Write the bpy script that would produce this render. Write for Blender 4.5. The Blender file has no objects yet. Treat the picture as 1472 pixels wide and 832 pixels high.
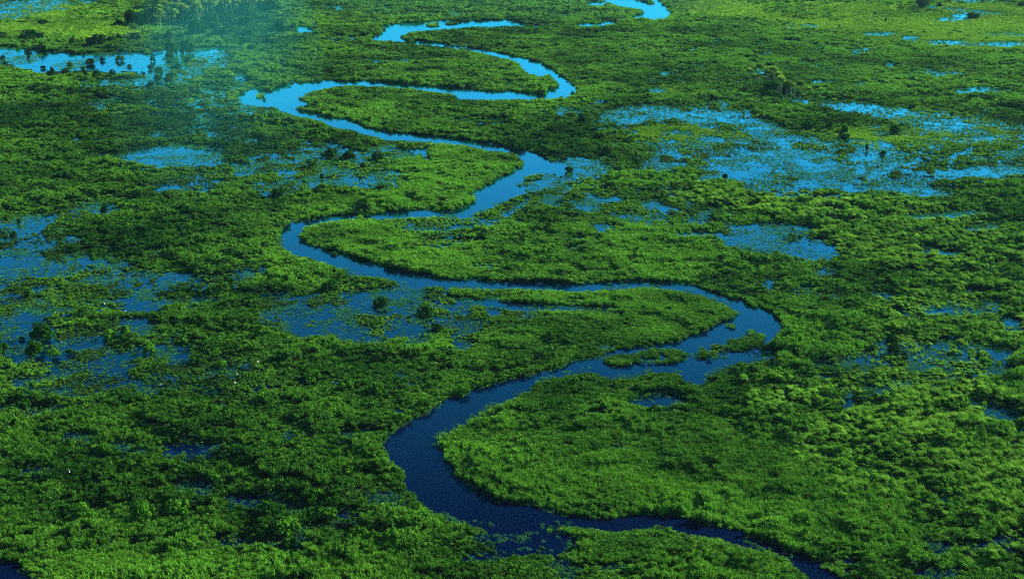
import bpy, math, random
import numpy as np
from mathutils import Vector, Matrix

random.seed(7)
rng = np.random.default_rng(7)
S = bpy.context.scene
COL = S.collection
R = math.radians

# ------------------------------------------------------------------ camera numbers (photo 1472 x 832)
PW, PH = 1472.0, 832.0
F = 2022.0            # focal length in photo pixels
HOR = -260.0          # horizon row
CAM_H = 114.0
PITCH = math.atan((PH / 2 - HOR) / F)
CP, SP = math.cos(PITCH), math.sin(PITCH)


def to_ground(px, py, z=0.0):
    """photo pixel -> point on the ground plane at height z"""
    x = (np.asarray(px, float) - PW / 2) / F
    v = (PH / 2 - np.asarray(py, float)) / F
    dy = CP + v * SP
    dz = -SP + v * CP
    t = (CAM_H - z) / (-dz)
    return x * t, dy * t


def to_pixel(x, y, z=0.0):
    zc = y * CP + (CAM_H - z) * SP
    up = y * SP - (CAM_H - z) * CP
    return PW / 2 + F * x / zc, PH / 2 - F * up / zc


def px_per_m(py):
    return (py - HOR) * CP / CAM_H


# ------------------------------------------------------------------ noise
TAB = rng.random((6, 256, 256))


def vnoise(x, y, k=0):
    xi = np.floor(x).astype(np.int64)
    yi = np.floor(y).astype(np.int64)
    fx, fy = x - xi, y - yi
    fx = fx * fx * fx * (fx * (fx * 6 - 15) + 10)
    fy = fy * fy * fy * (fy * (fy * 6 - 15) + 10)
    T = TAB[k % 6]
    a = T[xi & 255, yi & 255]
    b = T[(xi + 1) & 255, yi & 255]
    c = T[xi & 255, (yi + 1) & 255]
    d = T[(xi + 1) & 255, (yi + 1) & 255]
    return (a * (1 - fx) + b * fx) * (1 - fy) + (c * (1 - fx) + d * fx) * fy


def fbm(x, y, wl, octaves=4, k=0, gain=0.55):
    """roughly uniform 0..1 noise with base wavelength wl metres"""
    s = 0.0
    a = 1.0
    t = 0.0
    ca, sa = math.cos(0.6), math.sin(0.6)
    X, Y = np.asarray(x) / wl + 31.7 * k, np.asarray(y) / wl + 17.3 * k
    for o in range(octaves):
        s = s + a * (vnoise(X, Y, k + o) - 0.5)
        t += a * a
        a *= gain
        X, Y = (X * ca - Y * sa) * 2.03 + 5.1, (X * sa + Y * ca) * 2.03 + 9.2
    zsc = s / (0.235 * math.sqrt(t))
    return 1.0 / (1.0 + np.exp(-1.7 * zsc))


def sstep(a, b, x):
    t = np.clip((x - a) / (b - a), 0, 1)
    return t * t * (3 - 2 * t)


# ------------------------------------------------------------------ the map of the place (traced from the photograph, used on the ground plane)
left_bank = [(1345, 1045), (1255, 940), (1180, 850), (1164, 832), (1149, 814), (1129, 796), (1104, 789), (1086, 785), (1061, 780), (1036, 771), (1011, 768), (981, 763), (961, 753), (911, 758),
    (886, 763), (856, 756), (823, 753), (786, 756), (760, 761), (728, 764), (693, 754), (660, 749), (643, 741), (615, 729), (600, 716), (585, 694), (578, 672), (557, 656),
    (552, 640), (563, 624), (590, 606), (618, 594), (630, 579), (653, 568), (678, 560), (710, 554), (736, 545), (766, 538), (801, 528), (836, 515), (871, 511), (891, 502),
    (911, 500), (948, 495), (976, 491), (988, 485), (1013, 477), (1036, 463), (1058, 455), (1061, 446), (1046, 437), (1026, 430), (1006, 422), (971, 414), (925, 410),
    (886, 414), (860, 416), (823, 417), (800, 415), (736, 413), (693, 414), (643, 410), (620, 409), (600, 412), (580, 407), (558, 399), (538, 395), (503, 393), (493, 385),
    (468, 378), (453, 371), (420, 364), (408, 355), (400, 343), (403, 330), (420, 321), (455, 314), (475, 309), (528, 309), (568, 304), (608, 301), (643, 304), (662, 299),
    (680, 290), (684, 281), (672, 279), (698, 268), (715, 255), (736, 247), (751, 238), (751, 230), (741, 220), (728, 218), (698, 215), (668, 207), (643, 205), (593, 201),
    (558, 200), (530, 193), (508, 187), (475, 181), (460, 172), (428, 166), (408, 160), (393, 153), (368, 152), (346, 146), (343, 136), (352, 131), (368, 128), (390, 131),
    (393, 126), (405, 122), (433, 119), (475, 115), (498, 117), (518, 116), (548, 118), (588, 121), (618, 124), (650, 126), (673, 127), (700, 131), (736, 131), (771, 134),
    (783, 136), (786, 129), (801, 127), (802, 120), (795, 112), (788, 106), (778, 110), (758, 104), (746, 96), (748, 92), (736, 86), (700, 77), (680, 73), (656, 69),
    (638, 66), (600, 63), (590, 61), (558, 58), (528, 57), (540, 52), (555, 41), (543, 39), (583, 32), (608, 32), (638, 29), (668, 31), (700, 29), (736, 29), (746, 32), (778, 38)]
right_bank = [(1430, 1045), (1325, 940), (1245, 850), (1209, 832), (1186, 816), (1154, 796), (1104, 779), (1071, 768), (1056, 761), (1018, 755), (996, 749), (968, 741), (936, 739), (911, 743), (876, 745),
    (836, 743), (798, 736), (776, 726), (761, 723), (736, 724), (718, 720), (698, 711), (680, 699), (663, 688), (653, 674), (643, 656), (630, 641), (633, 624), (648, 617),
    (670, 607), (690, 593), (705, 583), (736, 570), (761, 558), (786, 543), (818, 536), (843, 531), (876, 541), (911, 541), (936, 532), (973, 533), (988, 547), (1008, 548),
    (1016, 538), (1043, 528), (1070, 512), (1092, 500), (1104, 491), (1114, 481), (1126, 470), (1119, 461), (1104, 446), (1083, 440), (1071, 431), (1041, 426), (1018, 416),
    (990, 408), (971, 405), (951, 405), (921, 403), (886, 405), (836, 409), (811, 408), (793, 405), (736, 406), (680, 400), (663, 402), (628, 400), (620, 394), (593, 392),
    (568, 387), (543, 380), (508, 370), (493, 363), (470, 358), (450, 354), (433, 345), (430, 335), (438, 325), (468, 318), (498, 313), (553, 313), (618, 310), (668, 311),
    (680, 308), (708, 297), (736, 283), (783, 263), (793, 254), (806, 250), (822, 242), (808, 234), (793, 232), (786, 227), (768, 218), (736, 213), (718, 208), (693, 205),
    (668, 200), (638, 197), (608, 194), (563, 190), (528, 183), (505, 172), (488, 170), (450, 162), (430, 159), (424, 154), (445, 150), (428, 140), (448, 131), (478, 124),
    (503, 122), (543, 123), (588, 126), (618, 130), (652, 135), (660, 142), (736, 142), (793, 141), (821, 136), (833, 129), (811, 111), (796, 100), (776, 89), (736, 80),
    (698, 71), (675, 69), (657, 67), (640, 63), (618, 60), (598, 58), (590, 60), (578, 56), (575, 51), (593, 45), (643, 41), (688, 37), (736, 36), (778, 38)]
river = left_bank + right_bank[::-1]
top_loop = [(930, -10), (945, -10), (947, 0), (957, 9), (966, 19), (957, 26), (936, 27), (922, 25), (904, 25), (926, 18), (920, 13), (906, 10), (890, 9), (878, 4), (856, -4), (872, -9),
    (908, -3), (927, 3), (941, 8), (936, 0)]
far_strip = [(840, 5), (856, 2), (874, 4), (870, 7), (852, 7)]
faint_strip = [(822, 37), (840, 34), (860, 33.5), (884, 31), (892, 32), (866, 36), (840, 37.5)]
side_channel = [(640, 422), (660, 427), (700, 430), (736, 434), (786, 438), (850, 440), (896, 442), (896, 445), (811, 444), (753, 444), (700, 437), (655, 430)]
lake = [(-60, 66), (0, 66), (30, 68), (60, 73), (110, 77), (150, 75), (190, 74), (213, 77), (236, 72), (262, 70), (330, 68), (318, 75), (285, 79), (268, 90), (245, 99), (232, 112),
    (212, 109), (190, 104), (160, 105), (130, 103), (100, 103), (60, 105), (30, 98), (10, 92), (-60, 92)]
corner_pool = [(-30, 806), (22, 808), (30, 818), (48, 827), (60, 845), (-30, 845)]
forest_pool = [(427, 37), (440, 38), (444, 41), (437, 46), (426, 44)]

OX, OY = 400, 120                      # the map reaches beyond the picture on every side
MW, MH = int(PW) + 2 * OX, int(PH) + OY + 220


def fill(poly):
    m = np.zeros((MH, MW), bool)
    P = [(a + OX, b + OY) for a, b in poly]
    n = len(P)
    for row in range(MH):
        yc = row + 0.5
        xs = []
        for i in range(n):
            (x0, y0), (x1, y1) = P[i], P[(i + 1) % n]
            if (y0 <= yc) != (y1 <= yc):
                xs.append(x0 + (yc - y0) * (x1 - x0) / (y1 - y0))
        xs.sort()
        for a, b in zip(xs[::2], xs[1::2]):
            m[row, max(0, int(round(a))):max(0, int(round(b)))] = True
    return m


GX, GY = np.meshgrid(np.arange(MW) - OX + 0.5, np.arange(MH) - OY + 0.5)
GX = GX.astype(np.float32)
GY = GY.astype(np.float32)
OPEN = np.zeros((MH, MW), np.float32)     # open water, hard edged
for poly in (river, top_loop, far_strip, faint_strip, side_channel, corner_pool, forest_pool):
    OPEN[fill(poly)] = 1.0
LAKE = fill(lake)


def blob(cx, cy, rx, ry, ang=0.0, soft=0.55):
    c, s = math.cos(R(ang)), math.sin(R(ang))
    dx, dy = GX - cx, GY - cy
    u, v = (dx * c + dy * s) / rx, (-dx * s + dy * c) / ry
    d = np.sqrt(u * u + v * v)
    return 1.0 - sstep(1.0 - soft, 1.0 + soft, d)


ISLE = np.zeros((MH, MW), np.float32)      # grass bars in the stream
for cx, cy, rx, ry, ang in [(945, 514, 42, 10, -3), (890, 519, 21, 7, 0), (1048, 501, 50, 10, -12), (1089, 481, 12, 6, 0), (768, 260, 24, 6, -14), (792, 553, 26, 5, -8),
                            (622, 37, 8, 2.5, 0), (650, 34, 11, 2, -8), (378, 140, 7, 4, 0), (840, 548, 14, 3, 0), (1050, 470, 6, 2, 0), (788, 252, 10, 3, 0),
                            (700, 250, 5, 2, 0)]:
    OPEN[blob(cx, cy, rx, ry, ang, 0.02) > 0.5] = 0.0
    np.maximum(ISLE, blob(cx, cy, rx, ry, ang, 0.1) > 0.5, out=ISLE)

# flooded marsh: chance of open water between the plants
WET = np.full((MH, MW), 0.05, np.float32)
wet_spots = [
    # cx, cy, rx, ry, angle, strength
    (30, 12, 75, 13, -8, 0.62), (100, 4, 40, 6, 0, 0.4), (190, 122, 80, 7, 0, 0.6), (250, 108, 50, 14, -10, 0.55), (300, 88, 34, 16, 0, 0.5), (345, 112, 14, 8, 0, 0.5),
    (150, 150, 36, 8, -6, 0.4), (265, 228, 62, 15, 4, 0.72), (254, 228, 70, 16, 0, 0.97), (340, 240, 30, 8, 12, 0.5), (280, 262, 60, 14, -8, 0.38), (240, 195, 50, 10, 0, 0.25),
    (130, 204, 110, 7, 0, 0.25), (420, 230, 70, 18, 0, 0.45), (450, 250, 80, 14, 6, 0.42), (520, 262, 70, 14, 0, 0.48), (580, 220, 30, 7, 0, 0.4), (390, 270, 50, 14, 0, 0.32),
    (30, 318, 80, 12, -4, 0.5), (40, 350, 80, 22, 0, 0.45), (60, 385, 110, 22, 0, 0.55), (20, 385, 50, 16, 0, 0.75), (160, 400, 80, 18, 0, 0.45), (115, 300, 60, 10, 0, 0.25),
    (300, 408, 34, 12, 0, 0.4), (350, 395, 50, 16, -20, 0.28), (215, 441, 50, 8, -6, 0.85), (270, 436, 50, 8, -6, 0.4), (20, 480, 50, 34, 0, 0.8), (40, 512, 70, 12, 0, 0.9),
    (110, 490, 60, 16, 0, 0.55), (190, 470, 30, 10, 0, 0.55), (160, 515, 90, 18, 0, 0.42), (110, 560, 60, 20, 0, 0.4), (40, 590, 50, 10, 0, 0.45), (310, 535, 30, 12, -30, 0.6),
    (255, 520, 30, 20, 0, 0.4), (340, 555, 40, 10, 0, 0.45), (420, 440, 50, 20, 0, 0.42), (500, 428, 60, 14, 0, 0.62), (570, 423, 50, 9, 0, 0.75), (480, 470, 70, 20, 0, 0.6),
    (530, 480, 60, 14, 0, 0.66), (600, 470, 60, 24, 0, 0.48), (660, 470, 40, 24, 0, 0.42), (420, 470, 20, 12, 0, 0.6), (430, 580, 60, 20, 0, 0.18), (380, 560, 40, 14, 0, 0.3),
    (610, 330, 40, 9, 0, 0.72), (660, 325, 50, 12, -8, 0.66), (640, 350, 60, 8, 0, 0.38), (705, 384, 30, 7, 0, 0.6), (740, 300, 40, 7, -25, 0.4), (690, 440, 50, 16, 0, 0.3),
    (832, 242, 44, 14, 0, 0.9), (795, 262, 50, 10, -14, 0.75), (850, 238, 40, 14, 0, 0.45), (800, 275, 26, 14, -20, 0.45), (865, 288, 26, 5, 8, 0.55), (945, 297, 26, 6, 12, 0.75), (870, 328, 24, 8, 6, 0.72), (925, 318, 50, 10, 10, 0.6),
    (985, 338, 36, 7, 0, 0.66), (1000, 315, 30, 6, -20, 0.6), (960, 230, 60, 12, -8, 0.5), (840, 345, 30, 8, 0, 0.3), (1085, 345, 52, 20, 10, 0.78), (1160, 360, 45, 16, 0, 0.72),
    (1190, 395, 20, 14, 0, 0.5), (1125, 330, 50, 10, 0, 0.5), (930, 165, 66, 13, -3, 0.75), (985, 167, 60, 10, 6, 0.85), (1050, 170, 60, 12, 12, 0.7), (1100, 190, 60, 16, 20, 0.62),
    (900, 178, 40, 6, -10, 0.6), (1040, 148, 30, 4, 0, 0.6), (935, 130, 30, 5, 0, 0.35), (1090, 245, 90, 16, 0, 0.66), (1170, 235, 90, 18, 0, 0.66), (1240, 225, 50, 20, -20, 0.72),
    (1180, 205, 80, 14, 10, 0.5), (1200, 265, 120, 11, 4, 0.62), (1290, 270, 80, 10, 8, 0.62), (1130, 270, 60, 12, 0, 0.6), (1120, 222, 50, 10, 0, 0.6), (1265, 248, 40, 8, -30, 0.85),
    (1235, 155, 56, 9, 8, 0.75), (1150, 146, 22, 5, 12, 0.75), (1310, 170, 70, 12, 10, 0.5), (1370, 185, 50, 12, 0, 0.5), (1390, 250, 70, 10, 0, 0.8), (1440, 245, 60, 10, 0, 0.66),
    (1440, 195, 60, 12, 0, 0.5), (1385, 204, 60, 8, 0, 0.4), (1360, 310, 60, 8, -4, 0.5), (1360, 312, 30, 5, 0, 0.7), (1360, 365, 36, 7, 10, 0.6), (1410, 330, 30, 10, 0, 0.35),
    (1400, 131, 32, 5, -4, 0.72), (1440, 132, 30, 4, 0, 0.4), (1365, 62, 36, 3.5, 0, 0.8), (1440, 64, 50, 4, 0, 0.85), (1270, 49, 24, 3.5, 0, 0.8), (1310, 56, 14, 5, 0, 0.7),
    (1385, 25, 34, 5, -6, 0.75), (1400, 17, 44, 3, 6, 0.65), (1450, 50, 40, 4, 0, 0.5), (1340, 11, 10, 2.5, 0, 0.7), (1245, 72, 30, 6, 0, 0.35), (1400, 0, 40, 4, 0, 0.4),
    (1335, 515, 40, 18, 10, 0.68), (1290, 500, 40, 16, 0, 0.5), (1240, 515, 30, 10, 0, 0.55), (1220, 580, 10, 9, 0, 0.9), (1250, 562, 60, 8, 0, 0.3), (1320, 550, 60, 8, 0, 0.4),
    (1410, 535, 60, 12, 0, 0.45), (1370, 445, 60, 16, 0, 0.45), (1270, 424, 20, 5, 10, 0.8), (1395, 421, 12, 5, 0, 0.8), (1330, 452, 40, 8, 0, 0.6), (1455, 470, 20, 12, 0, 0.5),
    (1445, 600, 30, 12, 0, 0.4), (1320, 650, 10, 6, 0, 0.7), (1460, 775, 24, 12, 0, 0.6), (1400, 790, 60, 8, 4, 0.5), (1345, 825, 40, 8, 0, 0.5), (945, 577, 38, 11, -4, 0.72),
    (860, 600, 24, 6, 0, 0.5), (890, 640, 30, 6, 0, 0.3), (960, 630, 20, 5, 0, 0.4), (1010, 555, 16, 12, 0, 0.5), (1075, 515, 40, 10, 0, 0.7), (765, 782, 56, 18, 0, 0.62),
    (740, 765, 40, 8, 0, 0.8), (880, 818, 40, 7, 0, 0.5), (820, 815, 50, 8, 0, 0.35), (460, 765, 60, 10, 0, 0.5), (400, 785, 34, 14, 0, 0.5), (500, 745, 30, 10, 0, 0.5),
    (560, 770, 40, 8, 0, 0.35), (430, 730, 30, 8, 0, 0.35), (180, 645, 30, 8, 0, 0.7), (270, 650, 44, 16, 0, 0.5), (325, 645, 24, 6, 0, 0.7), (110, 630, 20, 8, 0, 0.6),
    (55, 676, 30, 6, 0, 0.6), (355, 780, 40, 10, 0, 0.55), (700, 775, 30, 10, 0, 0.4), (710, 800, 40, 10, 0, 0.3), (650, 790, 30, 6, 0, 0.3), (365, 720, 40, 16, 0, 0.3),
    (280, 705, 30, 14, 0, 0.35), (345, 575, 40, 12, 0, 0.4), (500, 628, 20, 5, 0, 0.6), (530, 622, 30, 4, 0, 0.6), (435, 555, 16, 4, 0, 0.6), (1170, 425, 50, 6, 0, 0.3),
    (760, 455, 30, 6, 0, 0.4), (740, 468, 20, 5, 0, 0.4), (905, 470, 20, 6, 0, 0.3), (440, 45, 14, 4, 0, 0.7), (395, 48, 14, 3, 0, 0.7), (500, 55, 30, 3, 0, 0.5), (620, 22, 60, 4, 0, 0.22),
    (520, 12, 80, 6, 0, 0.18), (655, 20, 14, 4, 20, 0.6), (620, 20, 12, 2, 0, 0.6), (845, 35, 18, 1.6, -3, 1.0), (878, 32, 12, 1.6, 0, 0.9), (856, 5, 10, 2.5, 0, 1.0), (550, 88, 60, 3, 0, 0.4),
    (1200, 112, 300, 26, 0, 0.20), (1050, 70, 200, 20, 0, 0.16), (480, 240, 130, 30, 0, 0.34), (80, 400, 170, 60, 0, 0.28), (560, 450, 170, 34, 0, 0.34), (300, 545, 120, 30, 0, 0.25),
    (1150, 235, 230, 40, 6, 0.46), (1400, 200, 120, 40, 0, 0.32), (920, 300, 130, 34, 8, 0.3), (300, 150, 90, 40, 0, 0.22), (150, 540, 180, 40, 0, 0.28), (1330, 520, 140, 40, 0, 0.26),
    (830, 25, 60, 5, 0, 0.2), (1140, 40, 40, 4, 0, 0.35), (1000, 90, 120, 10, 8, 0.16), (915, 68, 40, 5, 0, 0.3), (720, 160, 40, 6, 0, 0.25), (800, 160, 40, 6, 0, 0.3), (700, 175, 40, 5, 0, 0.3),
    (400, 205, 60, 8, 0, 0.3), (330, 190, 50, 14, 0, 0.25), (1025, 70, 40, 4, 0, 0.2), (850, 155, 30, 6, -30, 0.4), (1260, 92, 60, 6, 0, 0.2),
]
for cx, cy, rx, ry, ang, st in wet_spots:
    np.maximum(WET, st * blob(cx, cy, rx, ry, ang, 0.6), out=WET)
WET[LAKE] = np.maximum(WET[LAKE], 0.985)
# firm levees and meadows stay dry
dry_spots = [(900, 650, 230, 70, 4, 1.0), (880, 470, 160, 22, -6, 0.8), (660, 240, 70, 24, -4, 0.9), (530, 345, 80, 22, 4, 0.9), (980, 195, 80, 10, 2, 0.9), (1120, 620, 220, 60, 0, 0.5),
             (110, 36, 120, 22, 0, 1.0), (1200, 100, 200, 40, 0, 0.6), (900, 110, 150, 25, 0, 0.5), (560, 160, 120, 16, 0, 0.6), (620, 100, 130, 14, 0, 0.6)]
for cx, cy, rx, ry, ang, st in dry_spots:
    WET *= 1.0 - st * 0.9 * (WET < 0.12) * blob(cx, cy, rx, ry, ang, 0.3)


def zone(spots, base=0.0):
    z = np.full((MH, MW), base, np.float32)
    for cx, cy, rx, ry, ang, st in spots:
        np.maximum(z, st * blob(cx, cy, rx, ry, ang, 0.35), out=z)
    return z


REED = zone([(840, 640, 180, 90, 12, 1), (1010, 680, 160, 70, 14, 1), (860, 470, 170, 40, -10, 1), (660, 242, 95, 30, -6, 1), (520, 345, 100, 28, 6, 1), (640, 372, 100, 22, 4, 0.9),
             (870, 350, 160, 50, 4, 0.8), (800, 428, 130, 10, 2, 1), (900, 790, 150, 26, 6, 1), (1060, 810, 90, 20, 20, 1), (1090, 740, 120, 40, 25, 1), (640, 100, 150, 20, 0, 0.6),
             (560, 150, 140, 22, 8, 0.6), (200, 812, 160, 16, 0, 0.9), (810, 270, 60, 16, 0, 0.9), (1000, 560, 120, 30, 10, 0.8), (560, 290, 120, 10, 0, 0.8), (980, 440, 80, 20, 10, 0.9),
             (1180, 720, 130, 60, 0, 0.7), (1200, 95, 320, 45, 0, 0.75), (900, 105, 200, 40, 0, 0.7), (1000, 50, 300, 30, 0, 0.6)])
LAID = zone([(1330, 345, 170, 50, 8, 1), (1170, 300, 140, 22, 6, 1), (1390, 460, 130, 60, 0, 0.85), (1330, 640, 180, 110, 10, 1), (1200, 590, 120, 40, 0, 0.7), (1020, 285, 60, 14, 0, 0.7),
             (1440, 760, 90, 60, 0, 0.7), (1150, 560, 70, 30, 0, 0.5)])
MEADOW = zone([(90, 32, 150, 26, 0, 1), (1330, 28, 260, 44, 4, 1), (1100, 12, 140, 16, 0, 0.8), (985, 195, 90, 14, 2, 0.9), (1340, 180, 120, 30, 8, 0.6), (1260, 200, 70, 14, 10, 0.8),
               (1420, 110, 90, 20, 0, 0.4), (640, 12, 260, 14, 0, 0.25), (1060, 110, 90, 14, 0, 0.35), (1000, 130, 80, 10, 0, 0.6), (410, 52, 30, 6, 0, 0.8)])


LESS_BACKLIT = zone([(120, 260, 330, 120, 0, 0.7), (150, 480, 300, 120, 0, 0.55), (320, 700, 260, 120, 0, 0.5), (430, 560, 200, 70, 0, 0.4), (620, 440, 160, 40, 0, 0.35), (860, 200, 120, 40, 0, 0.35)])  # weaker backlight away from the sun side, put into the plant tint
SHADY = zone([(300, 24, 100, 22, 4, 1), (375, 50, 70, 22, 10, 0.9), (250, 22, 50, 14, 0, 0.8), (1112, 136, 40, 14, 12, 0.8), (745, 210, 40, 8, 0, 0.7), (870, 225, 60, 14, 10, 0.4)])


def look(img, px, py, fill_value=0.0):
    ix = np.floor(px + OX).astype(np.int64)
    iy = np.floor(py + OY).astype(np.int64)
    ok = (ix >= 0) & (ix < MW) & (iy >= 0) & (iy < MH)
    return np.where(ok, img[np.clip(iy, 0, MH - 1), np.clip(ix, 0, MW - 1)], fill_value)


def survey(x, y):
    """what grows at ground points x, y: open water?, wetness, zones"""
    px, py = to_pixel(x, y)
    s = px_per_m(py)
    jx = (fbm(x, y, 3.0, 3, 1) - 0.5) * 1.7 * s
    jy = (fbm(x, y, 3.0, 3, 2) - 0.5) * 0.7 * s
    op = look(OPEN, px + jx * 0.5, py + jy * 0.5)
    wet = look(WET, px + jx, py + jy, 0.06)
    n = fbm(x, y, 11.0, 5, 3, 0.72)
    hx, hy = to_pixel(x, y, 0.75)          # what the tops of the plants would cover stays open as well
    op = np.where(look(ISLE, px, py) > 0.5, 0.0, np.maximum(op, look(OPEN, hx + jx * 0.5, hy + jy * 0.5)))
    wet = np.where(wet > 0.1, np.minimum(wet * 1.12 + 0.07, 0.985), wet)
    fine = fbm(x, y, 4.2, 4, 0, 0.75)
    mixn = 1.0 / (1.0 + np.exp(-1.35 * (np.log(n / (1 - n)) * 0.72 + np.log(fine / (1 - fine)) * 0.55)))
    n = np.where(wet > 0.12, mixn, n)
    water = (op > 0.5) | (n < wet)
    return dict(px=px, py=py, open=op, wet=wet, n=n, water=water, reed=look(REED, px, py), laid=look(LAID, px, py), meadow=look(MEADOW, px, py), shady=look(SHADY, px, py), less_backlit=look(LESS_BACKLIT, px, py))


def mound(x, y):
    a = sstep(0.12, 0.82, fbm(x, y, 6.0, 3, 4, 0.5))
    b = fbm(x, y, 24.0, 2, 5)
    return a * (0.45 + 0.8 * b)


# ------------------------------------------------------------------ materials
def new_mat(name):
    m = bpy.data.materials.new(name)
    m.use_nodes = True
    nt = m.node_tree
    nt.nodes.clear()
    return m, nt, nt.nodes.new("ShaderNodeOutputMaterial")


def ramp_mix(nt, fac, a, b):
    n = nt.nodes.new("ShaderNodeMix")
    n.data_type = "RGBA"
    n.inputs[6].default_value = (*a, 1)
    n.inputs[7].default_value = (*b, 1)
    if fac is not None:
        nt.links.new(fac, n.inputs[0])
    return n.outputs[2]


def leaf_material(name, dark, light, attr="tint", trans=0.22, spec=0.0, source="INSTANCER", rough=0.5):
    m, nt, out = new_mat(name)
    if source == "INSTANCER":
        at = nt.nodes.new("ShaderNodeAttribute")
        at.attribute_type = "INSTANCER"
        at.attribute_name = attr
        fac = at.outputs["Fac"]
    else:
        oi = nt.nodes.new("ShaderNodeObjectInfo")
        fac = oi.outputs["Random"]
    geo = nt.nodes.new("ShaderNodeNewGeometry")
    nz = nt.nodes.new("ShaderNodeTexNoise")
    nz.inputs["Scale"].default_value = 1.3
    nz.inputs["Detail"].default_value = 2
    nt.links.new(geo.outputs["Position"], nz.inputs["Vector"])
    ad = nt.nodes.new("ShaderNodeMath")
    ad.operation = "MULTIPLY_ADD"
    ad.inputs[1].default_value = 0.7
    nt.links.new(nz.outputs["Fac"], ad.inputs[0])
    nt.links.new(fac, ad.inputs[2])
    isl = nt.nodes.new("ShaderNodeMath")          # every leaf a little different
    isl.operation = "MULTIPLY_ADD"
    isl.inputs[1].default_value = 0.55
    nt.links.new(geo.outputs["Random Per Island"], isl.inputs[0])
    nt.links.new(ad.outputs[0], isl.inputs[2])
    sub = nt.nodes.new("ShaderNodeMath")
    sub.operation = "SUBTRACT"
    sub.use_clamp = True
    sub.inputs[1].default_value = 0.62
    nt.links.new(isl.outputs[0], sub.inputs[0])
    col = ramp_mix(nt, sub.outputs[0], dark, light)
    d = nt.nodes.new("ShaderNodeBsdfDiffuse")
    t = nt.nodes.new("ShaderNodeBsdfTranslucent")
    nt.links.new(col, d.inputs["Color"])
    nt.links.new(col, t.inputs["Color"])
    mx = nt.nodes.new("ShaderNodeMixShader")
    mx.inputs[0].default_value = trans
    nt.links.new(d.outputs[0], mx.inputs[1])
    nt.links.new(t.outputs[0], mx.inputs[2])
    nt.links.new(mx.outputs[0], out.inputs["Surface"])
    return m


def plain(name, col, rough=0.8, noise=None):
    m, nt, out = new_mat(name)
    b = nt.nodes.new("ShaderNodeBsdfPrincipled")
    b.inputs["Roughness"].default_value = rough
    b.inputs["Specular IOR Level"].default_value = 0.1
    b.inputs["Base Color"].default_value = (*col, 1)
    if noise:
        nz = nt.nodes.new("ShaderNodeTexNoise")
        nz.inputs["Scale"].default_value = noise[0]
        geo = nt.nodes.new("ShaderNodeNewGeometry")
        nt.links.new(geo.outputs["Position"], nz.inputs["Vector"])
        nt.links.new(ramp_mix(nt, nz.outputs["Fac"], col, noise[1]), b.inputs["Base Color"])
    nt.links.new(b.outputs[0], out.inputs["Surface"])
    return m


M_BUSH = leaf_material("bush leaves", (0.009, 0.042, 0.005), (0.096, 0.290, 0.022))
M_REED = leaf_material("reed blades", (0.012, 0.056, 0.006), (0.112, 0.335, 0.025))
M_LAID = leaf_material("laid grass blades", (0.012, 0.060, 0.005), (0.130, 0.340, 0.028), trans=0.32)
M_MEADOW = leaf_material("meadow blades", (0.040, 0.138, 0.008), (0.165, 0.390, 0.022))
M_FLOAT = leaf_material("floating leaves", (0.010, 0.075, 0.030), (0.040, 0.180, 0.060), trans=0.15)
M_EMER = leaf_material("sedge blades", (0.012, 0.070, 0.014), (0.066, 0.245, 0.040), trans=0.25)
M_TREE = leaf_material("tree leaves", (0.005, 0.026, 0.004), (0.022, 0.085, 0.010), source="OBJECT", trans=0.2)
M_SHRUB = leaf_material("shrub leaves", (0.008, 0.046, 0.003), (0.050, 0.180, 0.011), source="OBJECT", trans=0.3)
M_PALM = leaf_material("palm fronds", (0.030, 0.110, 0.018), (0.240, 0.440, 0.050), source="OBJECT", trans=0.3)
M_BARK = plain("bark", (0.10, 0.085, 0.06), noise=(3.0, (0.05, 0.04, 0.03)))
M_PALMBARK = plain("palm bark", (0.16, 0.24, 0.12), noise=(2.0, (0.09, 0.14, 0.07)))
M_WHITE = plain("white plumage", (0.8, 0.8, 0.78), 0.6)
M_BEAK = plain("yellow beak", (0.6, 0.38, 0.05), 0.5)
M_LEG = plain("dark legs", (0.03, 0.03, 0.03), 0.6)


def water_material():
    m, nt, out = new_mat("marsh water")
    geo = nt.nodes.new("ShaderNodeNewGeometry")
    nz = nt.nodes.new("ShaderNodeTexNoise")
    nz.inputs["Scale"].default_value = 0.9
    nz.inputs["Detail"].default_value = 3
    nt.links.new(geo.outputs["Position"], nz.inputs["Vector"])
    bp = nt.nodes.new("ShaderNodeBump")
    bp.inputs["Strength"].default_value = 0.05
    bp.inputs["Distance"].default_value = 0.06
    nt.links.new(nz.outputs["Fac"], bp.inputs["Height"])
    deep = nt.nodes.new("ShaderNodeBsdfDiffuse")
    deep.inputs["Color"].default_value = (0.0005, 0.0034, 0.018, 1)
    gl = nt.nodes.new("ShaderNodeBsdfGlossy")
    gl.inputs["Color"].default_value = (0.050, 0.66, 0.88, 1)
    gl.inputs["Roughness"].default_value = 0.12
    nt.links.new(bp.outputs[0], gl.inputs["Normal"])
    fr = nt.nodes.new("ShaderNodeFresnel")
    fr.inputs["IOR"].default_value = 1.33
    mx = nt.nodes.new("ShaderNodeMixShader")
    gain = nt.nodes.new("ShaderNodeMath")      # as through a polarising filter: steep views lose most of the reflection
    gain.operation = "MULTIPLY_ADD"
    gain.use_clamp = True
    gain.inputs[1].default_value = 3.6
    gain.inputs[2].default_value = -0.25
    nt.links.new(fr.outputs[0], gain.inputs[0])
    nt.links.new(gain.outputs[0], mx.inputs[0])
    nt.links.new(deep.outputs[0], mx.inputs[1])
    nt.links.new(gl.outputs[0], mx.inputs[2])
    nt.links.new(mx.outputs[0], out.inputs["Surface"])
    return m


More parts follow.
